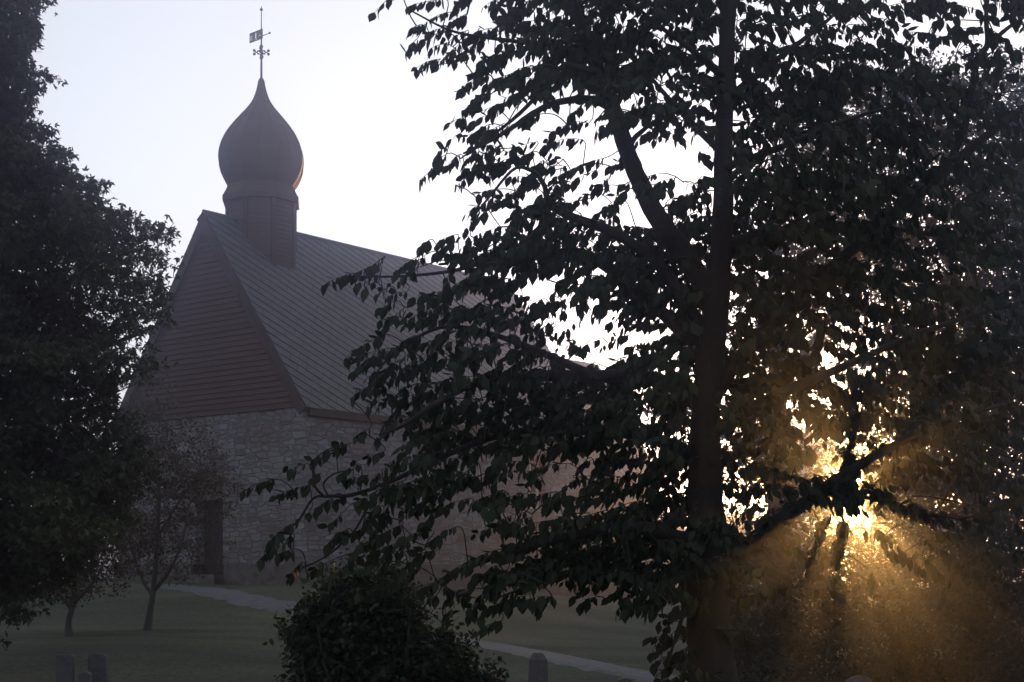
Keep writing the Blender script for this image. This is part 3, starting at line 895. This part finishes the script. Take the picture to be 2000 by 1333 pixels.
# boughs carry their twigs in shallow layers
lay = []
for (c, d, n_, ln) in sprays:
    if rng.random() < .7:
        st_ = .19
        sl_ = .10 * (c.x - 1.6) * (1 if c.x < 1.6 else -1) + .35 * vnoise(c.x * .9, c.y * .8, 6)
        k_ = (c.z - sl_) / st_
        c = Vector((c.x, c.y, sl_ + (math.floor(k_ + .5) + rng.gauss(0, .13)) * st_))
    lay.append((c, d, n_, ln))
sprays = lay
HERO = """730,25,770,-10,6 795,6,868,2,10 790,107,815,80,6 815,82,864,68,9 838,98,866,90,5 809,132,858,120,8 855,122,900,110,7 908,116,925,107,3 868,84,915,64,9
882,46,912,30,6 905,72,960,60,9 960,62,1010,50,9 923,144,958,132,6 903,174,950,150,9 945,160,1010,145,10 935,122,965,112,5 970,118,1005,105,6
905,216,942,200,7 925,196,958,178,6 985,195,1015,185,6 877,240,913,232,6 912,268,955,248,9 968,265,995,250,7 883,276,900,264,3 846,312,873,290,8 847,324,872,305,6 868,328,898,305,7
818,352,862,326,11 892,358,940,325,10 900,350,960,322,10 908,315,935,300,6 945,347,985,325,10 908,420,935,405,4 907,447,955,415,9 930,405,968,390,6 1010,320,1040,300,8 1060,290,1080,272,6
1105,238,1150,245,8 1080,260,1105,248,6 818,490,840,472,5 850,475,890,462,6 852,492,892,477,8 628,555,690,538,12 695,532,742,522,8 695,557,735,541,8 710,566,733,555,4 730,517,752,505,5
735,577,764,563,6 735,610,775,592,8 735,650,790,605,10 770,532,815,505,10 685,725,735,697,11 730,737,772,712,9 683,777,722,758,7 715,797,745,775,7 692,857,722,841,7 735,852,780,827,8
606,902,645,880,8 640,885,680,872,8 555,921,600,910,6 476,952,540,941,12 540,964,605,952,12 605,936,627,929,4 668,926,700,910,6 673,944,692,936,4 700,941,720,933,4 718,896,750,886,6
614,997,655,974,8 655,982,680,972,4 690,987,710,977,5 640,1032,668,1007,6 585,1017,605,1004,4 518,1062,570,1027,11 550,1062,572,1047,5 508,1092,540,1072,7 540,1087,572,1077,6 640,1062,680,1037,8
680,1052,715,1032,8 690,1082,710,1062,6 728,1007,745,992,5 730,1037,760,1012,8 560,1132,590,1102,8 600,1122,640,1102,8 705,1112,760,1102,8 790,1132,820,1112,6 820,1152,850,1142,6 830,1182,852,1167,6
862,1192,885,1167,6 915,1176,870,1150,9 915,1202,945,1182,7 930,1167,970,1152,8 965,1182,1010,1157,8 1010,1177,1038,1162,6 1050,1192,1075,1174,6 985,1192,1008,1180,5 1185,1167,1230,1142,8
1220,1196,1260,1162,11 1265,1172,1300,1152,6 1270,1272,1310,1222,10 1285,1217,1330,1197,9 1272,1282,1300,1264,6 1295,1252,1330,1232,7 1290,1312,1335,1292,8 1310,1332,1345,1312,7 1300,1290,1340,1270,8
1590,1112,1640,1077,9 1600,1097,1650,1062,9 1580,1085,1630,1060,9 1700,1047,1660,1002,9 1690,1030,1640,1000,9 1735,1072,1720,1032,5 1780,990,1730,978,7 1830,1182,1860,1132,8 1640,960,1600,950,9 1660,965,1620,955,9 1670,985,1630,965,9 1665,940,1625,930,9
1640,1088,1646,1022,11 1636,1062,1648,1020,9 1742,1080,1706,1034,12 1618,1066,1652,1046,9 1622,1090,1650,1070,9 1634,1040,1656,1014,8 1724,1050,1690,1010,11 1712,1038,1684,1008,8 1756,1090,1728,1064,9 1788,1002,1712,978,11 1588,1064,1612,1038,8 1575,1082,1602,1062,7 1700,1100,1694,1072,5 1800,1110,1760,1078,9 1830,1020,1780,990,10 1850,1130,1800,1090,12 1575,1040,1610,1010,10 1550,1070,1590,1035,10"""
for h in HERO.split():  # several sprays below the sun are added to cast dark shafts through the haze
    x0, y0, x1, y1, n_ = [float(v) for v in h.split(',')]
    Y = 12.0 + (vnoise(x0 / 130, y0 / 90, 4) * 2.4 - 1.2) * .6 + rng.gauss(0, .2)
    tip, bs = at(x0, y0 - 8, Y + rng.uniform(-.1, .1)), at(x1, y1 - 4, Y)
    d = tip - bs
    sprays.append(((tip + bs) / 2, d.normalized(), int(n_ * 1.3), d.length))
_gc = gap_cull(GAPS, .05)
_rt = random.Random(2)
TRK = [(-330, 1440, 16), (-140, 1428, 26), (50, 1421, 32), (250, 1415, 35), (430, 1411, 40), (560, 1402, 48), (700, 1388, 56), (850, 1376, 60), (1000, 1379, 72)]
def elm_cull(p):
    if _gc(p): return True
    if p.y < 12.0:
        x, y = CX + F * p.x / p.y, HY - F * p.z / p.y
        for (y0, x0, w0), (y1, x1, w1) in zip(TRK, TRK[1:]):
            if y0 <= y < y1:
                t_ = (y - y0) / (y1 - y0)
                return abs(x - x0 - (x1 - x0) * t_) < (w0 + (w1 - w0) * t_) * .5 + 5 and _rt.random() > .3
    return False
nE = grow(elm, base, limbs, sprays, dict(mode='comb', sag=.22, len=.094, tmpl=T_ELM, curl=.34, fold=-.25, mat=M['leaf_elm']), M['bark'], rng, twig_r=.0036, cull=elm_cull)

# ---- the maple at the left edge
OUT = [(-200, 75), (0, 100), (60, 98), (110, 72), (160, 112), (200, 78), (280, 132), (325, 128), (345, 182), (385, 213), (410, 262), (430, 326), (450, 348), (520, 340), (570, 336), (600, 345), (640, 335), (665, 285), (700, 325), (735, 335), (765, 245), (800, 250), (850, 282), (900, 312), (950, 300), (1000, 260), (1080, 210), (1150, 165), (1200, 90), (1240, 30), (1400, 0)]
_ro = random.Random(4)
def round_off(x, y, cx, cy, rx, ry):
    """rounded, ragged limit of a crown outside the picture"""
    a = math.atan2(y - cy, x - cx)
    k = 1 + .28 * (vnoise(a * 5, 1.5, 21) - .5) + .10 * (vnoise(a * 17, 4.5, 22) - .5) + _ro.gauss(0, .02)
    return ((x - cx) / rx) ** 2 + ((y - cy) / ry) ** 2 > k * k
def maple_cull(p):
    x, y = CX + F * p.x / p.y, HY - F * p.z / p.y
    if (x < -10 or y < -10) and round_off(x, y, -120, 520, 340, 720): return True
    for (y0, x0), (y1, x1) in zip(OUT, OUT[1:]):
        if y0 <= y < y1: return x > x0 + (x1 - x0) * (y - y0) / (y1 - y0) + _ro.gauss(0, 14) + 70 * (vnoise(x / 30, y / 30, 12) - .45)
    return False
MAP = ["970000000", "962000000", "940000000", "971000000", "972000000", "984000000", "998100000", "999850000", "999985300", "999986600", "988886700", "998877710",
       "999877740", "999864310", "999885630", "999897640", "998775200", "999997100", "999998200", "999996000", "999985000", "999874000", "987300000", "842000000", "410000000"]
rng = random.Random(8)
base = at(-95, HY, 27.0); base.z = gz(base.x, 27.0) - .05
maple = empty('maple_tree', base)
tag(maple, 'large dense maple crown reaching in from the left edge, in front of the church gable', 'tree')
bz = HY - base.z / 27.0 * F
limbs = [('trunk',) + limb3([(-95, bz + 4, 70, 27), (-92, 1250, 52, 27), (-85, 1050, 46, 27), (-70, 800, 40, 27), (-60, 500, 30, 27), (-50, 200, 20, 27), (-40, -80, 8, 27)])]
L_((-84, 1040, 24, 27), (0, 950, 16, 27.2), (100, 900, 10, 27.4), (220, 860, 5, 27.3))
L_((-75, 900, 24, 27), (40, 780, 18, 27.6), (160, 700, 12, 28), (300, 640, 6, 28.2))
L_((-70, 780, 24, 27), (30, 650, 16, 26.8), (150, 540, 10, 26.9), (320, 450, 4, 27.0))
L_((-65, 600, 20, 27), (20, 480, 14, 27.3), (110, 400, 9, 27.4), (180, 410, 4, 27.5))
L_((-60, 420, 18, 27), (10, 300, 12, 26.6), (50, 220, 7, 26.6), (68, 170, 3, 26.6))
L_((-50, 240, 14, 27), (10, 130, 9, 27.3), (60, 50, 5, 27.5), (80, -20, 3, 27.6))
L_((-84, 1060, 22, 27), (0, 1060, 15, 27.3), (90, 1050, 10, 27.5), (180, 1060, 5, 27.6))
L_((-60, 500, 18, 27), (-140, 380, 12, 26.5), (-230, 300, 6, 26))
L_((-80, 900, 22, 27), (-180, 780, 14, 27.5), (-300, 700, 6, 28))
def md(px, py, r): return 26.8 + (vnoise(px / 90, py / 70, 9) * 4 - 2) + r.gauss(0, .5)
def mdir(px, py, r):
    s = 1 if px > -60 + r.gauss(0, 80) else -1
    a = r.gauss(0, .8)
    return Vector((s * math.cos(a), math.sin(a), r.gauss(.05, .4))).normalized()
sprays = map_sprays(MAP, 0, 0, rng, md, .0042, (10, 18), .035, mdir, gain=2.6, extend={'top': 3, 'left': 8})
grow(maple, base, limbs, sprays, dict(mode='clump', spread=.10, droop=.7, sag=.1, len=.115, tmpl=T_MAPLE, curl=.3, fold=-.15, mat=M['leaf_maple']), M['bark'], rng, twig_r=.006, cull=maple_cull)

# ---- two slim young trees on the lawn before the gable
def ellipse_sprays(blobs, Y, rng, per, n_range, spacing):
    out = []
    for (cx, cy, rx, ry, w_) in blobs:
        for _ in range(int(per * w_)):
            while True:
                u, v, t_ = rng.uniform(-1, 1), rng.uniform(-1, 1), rng.uniform(-1, 1)
                if u * u + v * v + t_ * t_ < 1: break
            n_ = rng.randint(*n_range)
            c = at(cx + u * rx, cy + v * ry, Y + t_ * rx / F * Y)
            a = rng.uniform(0, 6.28)
            out.append((c, Vector((math.cos(a), math.sin(a), rng.gauss(.2, .4))).normalized(), n_, spacing * n_))
    return out
def young_tree(px, py, Y, blobs, stems, label, per, seed, lenl=.07):
    rng = random.Random(seed)
    base = at(px, py, Y); base.z = gz(base.x, Y) - .04
    root = empty('young_tree', base)
    tag(root, label, 'tree', 'young trees on the church lawn')
    bzz = HY - base.z / Y * F
    limbs.clear()
    st = [list(s) for s in stems]
    st[0][0] = (st[0][0][0], bzz + 1, st[0][0][2])
    for i, s in enumerate(st):
        limbs.append(('trunk' if i == 0 else 'limb',) + limb3([(x, y, w_, Y + (0 if i == 0 else (j * .25 * (1 if i % 2 else -1)))) for j, (x, y, w_) in enumerate(s)]))
    grow(root, base, list(limbs), ellipse_sprays(blobs, Y, rng, per, (10, 16), .03), dict(mode='clump', spread=.09, droop=.4, sag=.1, len=lenl, tmpl=T_SMALL, curl=.2, fold=-.1, mat=M['leaf_rowan']), M['bark_pale'], rng, twig_r=.006, limb_sides=6)
limbs = []
young_tree(290, 1232, 36, [(300, 830, 75, 90, 1.0), (360, 900, 90, 100, 1.4), (300, 980, 110, 110, 1.6), (400, 960, 75, 70, 1), (340, 1070, 110, 70, 1.1), (250, 1060, 60, 70, .8)],
           [[(288, 1232, 18), (294, 1190, 13), (300, 1150, 11), (306, 1080, 9), (310, 960, 7), (305, 850, 4)], [(298, 1165, 9), (275, 1125, 7), (255, 1060, 5), (250, 960, 3)],
            [(300, 1155, 9), (328, 1120, 7), (355, 1060, 5), (375, 960, 3)], [(308, 1050, 6), (350, 980, 4), (400, 920, 3)], [(310, 980, 5), (280, 920, 4), (270, 850, 2)]],
           'slim young tree with thin reddish foliage standing before the church door', 120, 3)
young_tree(136, 1254, 34, [(160, 1080, 90, 80, 1.2), (190, 1000, 80, 90, 1.2), (130, 1130, 70, 55, .8), (215, 1100, 50, 60, .6)],
           [[(135, 1254, 17), (134, 1215, 12), (142, 1180, 10), (150, 1100, 7), (160, 1000, 4)], [(138, 1190, 8), (110, 1150, 5), (95, 1100, 3)], [(143, 1180, 8), (180, 1140, 5), (215, 1080, 3)]],
           'slim young tree under the maple branches, left of the other young tree', 120, 4)

# ---- the dark shrub in front
rng = random.Random(15)
base = at(760, HY, 14.0); base.z = gz(base.x, 14.0) - .05
shrub = empty('leafy_shrub', base)
tag(shrub, 'dense dark rounded shrub in the foreground before the gravel path', 'shrub')
limbs = []
bz = HY - base.z / 14.0 * F
for k, (tx, ty) in enumerate(((620, 1220), (680, 1150), (740, 1140), (800, 1190), (860, 1250), (930, 1310), (590, 1290), (900, 1400))):
    Yk = 14 + (k % 3 - 1) * .5
    limbs.append(('stem',) + limb3([(760 + (tx - 760) * .1, bz + 2, 12, 14), (760 + (tx - 760) * .4, bz - 200, 9, 14 + (Yk - 14) * .5), ((tx * .85 + 760 * .15), ty + 100, 6, Yk), (tx, ty, 3, Yk)]))
SHB = [(700, 1245, 120, 115, 1.5), (660, 1300, 100, 130, 1.2), (760, 1300, 130, 130, 1.5), (850, 1290, 70, 65, .9), (730, 1170, 90, 70, .9), (625, 1230, 60, 60, .6), (880, 1400, 110, 110, 1.1), (680, 1450, 130, 150, 1.4), (800, 1480, 120, 130, 1.2), (930, 1325, 34, 18, .22), (620, 1310, 55, 80, .5)]
sp_ = ellipse_sprays(SHB, 14.0, rng, 190, (10, 15), .022)
for k in range(70):      # long stray shoots
    a = rng.uniform(-2.9, -.25); cx_, cy_, rx_, ry_ = rng.choice([(700, 1245, 130, 125), (850, 1290, 80, 70), (660, 1300, 108, 140), (880, 1400, 125, 118), (730, 1170, 98, 78)])
    c = at(cx_ + rx_ * math.cos(a), cy_ + ry_ * math.sin(a), 14 + rng.uniform(-.4, .4))
    n_ = rng.randint(8, 13)
    sp_.append((c, Vector((math.cos(a) + rng.gauss(0, .3), rng.gauss(0, .4), -math.sin(a) * .9 + .3)).normalized(), n_, .03 * n_))
grow(shrub, base, limbs, sp_, dict(mode='clump', spread=.05, droop=.2, sag=.1, len=.065, tmpl=T_ELM, curl=.25, fold=-.2, mat=M['leaf_shrub']), M['bark'], rng, twig_r=.0035)

# ---- trees and bushes behind the elm
FAR = [  # columns from 1150
 "00000000000000000", "00000000000000000", "00000000034566556", "00000003567888888", "00000004578888888", "00000006788888888", "00000026888888889", "00000036888888899", "00000046888888899",
 "02334457888888899", "02344467888888899", "00034577777888899", "00034577766788899", "00034577545788999", "00234577545789999", "02345677667889999", "02455777667889999", "00456787756789999",
 "00046778745899999", "00024456765899999"]
assert all(len(r_) == 17 for r_ in FAR), [len(r_) for r_ in FAR]
LOW = [  # rows from y = 1000, columns from 1400
 "567765399999999", "799998799999999", "899999999999999", "899999999999999", "999999999999999", "999999999999999", "999999999999999"]
assert all(len(r_) == 15 for r_ in LOW), [len(r_) for r_ in LOW]
def cut(rows, a, b_): return [''.join(ch if a <= i < b_ else '0' for i, ch in enumerate(r_)) for r_ in rows]
_fg = gap_cull([(1647, 968, 29, 25), (1662, 995, 19, 18), (1612, 695, 22, 16)], .05)
def far_cull(p):
    x, y = CX + F * p.x / p.y, HY - F * p.z / p.y
    if x > 2005 and round_off(x, y, 1890, 600 if y < 1000 else 1300, 300 if y < 1000 else 360, 520): return True
    return _fg(p)
def back_tree(name, label, cat, px, Y, rows, col0, row0, seed, limbs_, group, lenl=.11, ext=None, area=.0042, gain=2.2, trunkw=60, top=300, lm=None):
    rng = random.Random(seed)
    base = at(px, HY, Y); base.z = gz(base.x, Y) - .05
    root = empty(name, base)
    tag(root, label, cat, group)
    bzz = HY - base.z / Y * F
    ll = [('trunk',) + limb3([(px, bzz + 3, trunkw, Y), (px + 3, (bzz * .7 + top * .3), trunkw * .75, Y), (px - 4, (bzz * .35 + top * .65), trunkw * .5, Y), (px, top, trunkw * .15, Y)])]
    for s in limbs_: ll.append(('limb',) + limb3(s))
    def yf(x, y, r): return Y + (vnoise(x / 80, y / 70, seed) * 4 - 2) + r.gauss(0, .5)
    def df(x, y, r):
        a = r.uniform(0, 6.28)
        return Vector((math.cos(a), math.sin(a), r.gauss(0, .35))).normalized()
    sp = map_sprays(rows, col0, row0, rng, yf, area, (10, 18), .035, df, gain=gain, extend=ext)
    return grow(root, base, ll, sp, dict(mode='clump', spread=.11, droop=.5, sag=.1, len=lenl, tmpl=T_SMALL, curl=.25, fold=-.15, mat=lm or M['leaf_far']), M['bark'], rng, twig_r=.007, cull=far_cull)
G = 'trees behind the big elm'
back_tree('leafy_tree', 'tall full-crowned tree behind the elm at the right edge', 'tree', 1900, 31, cut(FAR, 11, 17), 23, 0, 31,
          [[(1898, 900, 20, 31), (1820, 760, 14, 30.5), (1760, 640, 6, 30)], [(1898, 800, 20, 31), (1990, 650, 14, 31.5), (2080, 540, 6, 32)], [(1898, 600, 14, 31), (1820, 450, 10, 31.4), (1770, 330, 4, 31.6)], [(1900, 480, 12, 31), (1960, 330, 6, 30.6)]], G, ext={'right': 3})
back_tree('leafy_tree', 'thinner tree right behind the elm trunk with sky showing through its crown', 'tree', 1520, 34, cut(FAR, 0, 11), 23, 0, 32,
          [[(1520, 850, 18, 34), (1420, 740, 12, 33.6), (1300, 660, 5, 33.2)], [(1520, 760, 18, 34), (1620, 620, 12, 34.5), (1680, 480, 5, 34.8)], [(1520, 560, 12, 34), (1460, 420, 6, 34.3)], [(1520, 900, 14, 34), (1360, 830, 8, 34.3), (1250, 800, 4, 34.5)]], G)
back_tree('leafy_bush', 'rounded green bush right of the elm trunk, below the sunbeams', 'bush', 1560, 27, cut(LOW, 0, 6), 28, 20, 33,
          [[(1560, 1330, 16, 27), (1480, 1230, 8, 26.6)], [(1560, 1310, 16, 27), (1640, 1220, 8, 27.4)]], None, lenl=.095, ext={'bottom': 2}, trunkw=26, top=1180, lm=M['leaf_bush'])
back_tree('leafy_bush', 'tall dark bush in the bottom right corner under the full-crowned tree', 'bush', 1880, 28, cut(LOW, 6, 15), 28, 20, 34,
          [[(1880, 1330, 16, 28), (1800, 1200, 8, 27.6)], [(1880, 1310, 16, 28), (1960, 1150, 8, 28.4)]], None, lenl=.095, ext={'bottom': 2, 'right': 4}, trunkw=30, top=1060, lm=M['leaf_bush'])

# ---- far-off low wood, added to keep the low sun off lawn and haze
rng = random.Random(77)
LP, LD, LW, LL = [], [], [], []
tw = MB()
for i in range(150):
    x = rng.uniform(-4, 105); y = 104 + rng.uniform(-7, 14) - abs(x - 25) * .12
    g = gz(x, y); h = rng.uniform(3.2, 4.2) - g + (vnoise(x / 9, 3, 2) - .5) * 1.6 + max(0, x - 45) * .05
    tw.tube([(x, y, g - .1), (x + rng.gauss(0, .2), y, g + h * .7)], [.12, .04], 5)
    for k in range(230):
        u, v, w_ = rng.gauss(0, .42), rng.gauss(0, .42), rng.uniform(-1, 1)
        sc = 1.9 * math.sqrt(max(.05, 1 - w_ * w_ * .9))
        LP.append((x + u * sc, y + v * sc, g + h * (.56 + .42 * w_)))
        LD.append((rng.gauss(0, 1), rng.gauss(0, 1), rng.gauss(-.2, .8))); LW.append((rng.gauss(0, 1), rng.gauss(0, 1), rng.gauss(0, .7))); LL.append(rng.uniform(.35, .7))
def add_screen_tree(label, blobs, trunk, seed):  # added trees that shade elm and haze, leaving a small window for beams
    rg2 = random.Random(seed)
    Y = 106.0
    base = at(trunk, HY, Y); base.z = gz(base.x, Y) - .1
    root = empty('sun_screen_tree', base); tag(root, label, 'tree', 'distant trees added to screen the rising sun')
    t_ = MB(); top = at(trunk, min(b_[1] for b_ in blobs), Y) - base
    t_.tube([(0, 0, 0), (.05, 0, top.z * .5), (0, .1, top.z * .95)], [.3, .2, .05], 8, wob=.15, rng=rg2)
    for (cx, cy, rx, ry) in [b_[:4] for b_ in blobs]:
        e = at(cx, cy, Y) - base
        t_.tube([(0, 0, max(1, e.z - abs(e.x) - 1)), e * .6 + Vector((0, 0, e.z * .3)), e], [.12, .08, .03], 5)
    t_.build('trunk', M['bark'], root)
    a_, b2, c2, d2 = [], [], [], []
    for b_ in blobs:
        cx, cy, rx, ry = b_[:4]
        c = at(cx, cy, Y) - base; wx, wz = rx / F * Y, ry / F * Y
        for _ in range(int(rx * ry * (b_[4] if len(b_) > 4 else .55))):
            v = Vector((rg2.gauss(0, 1), rg2.gauss(0, 1), rg2.gauss(0, 1))).normalized() * rg2.random() ** .45
            a_.append((c.x + v.x * wx, v.y * wx, c.z + v.z * wz))
            b2.append((rg2.gauss(0, 1), rg2.gauss(0, 1), rg2.gauss(-.3, .8))); c2.append((rg2.gauss(0, 1), rg2.gauss(0, 1), rg2.gauss(0, .7))); d2.append(rg2.uniform(.22, .42))
    leaves_mesh('crown', a_, b2, c2, d2, T_SMALL, .2, -.1, M['leaf_far'], root)
add_screen_tree('distant rounded tree added to screen the rising sun on its left', [(1648, 955, 48, 42, .04), (1643, 893, 34, 24), (1585, 885, 50, 55), (1545, 930, 50, 50), (1605, 945, 30, 34), (1520, 860, 45, 45), (1590, 985, 50, 30)], 1560, 41)  # the sparse blob is thin foliage added across the sun to dim it
add_screen_tree('distant rounded tree added to screen the rising sun on its right', [(1722, 940, 38, 45), (1760, 905, 48, 55), (1745, 985, 60, 30), (1715, 890, 34, 36), (1800, 950, 50, 50)], 1755, 42)
fw_ = leaves_mesh('sun_block_wood', LP, LD, LW, LL, T_SMALL, .2, -.1, M['leaf_far'], None)
tag(fw_, kind='stuff')
fwt = tw.build('sun_block_wood_stems', M['bark'], fw_)

# ------------------------------------------------------------------ morning haze
hz = MB(); hz.box(-405, 405, -305, 405, -4.0, 19.9)
hm = bpy.data.materials.new('morning_haze'); hm.use_nodes = True
n = hm.node_tree
for x in list(n.nodes): n.nodes.remove(x)
o = n.nodes.new('ShaderNodeOutputMaterial')
pv = n.nodes.new('ShaderNodeVolumePrincipled')
pv.inputs['Color'].default_value = (.60, .65, 1.0, 1)
pv.inputs['Density'].default_value = HAZE_DENSITY
pv.inputs['Anisotropy'].default_value = HAZE_G
n.links.new(pv.outputs[0], o.inputs['Volume'])
tag(hz.build('haze', hm), kind='stuff')
print('elm leaves', nE)
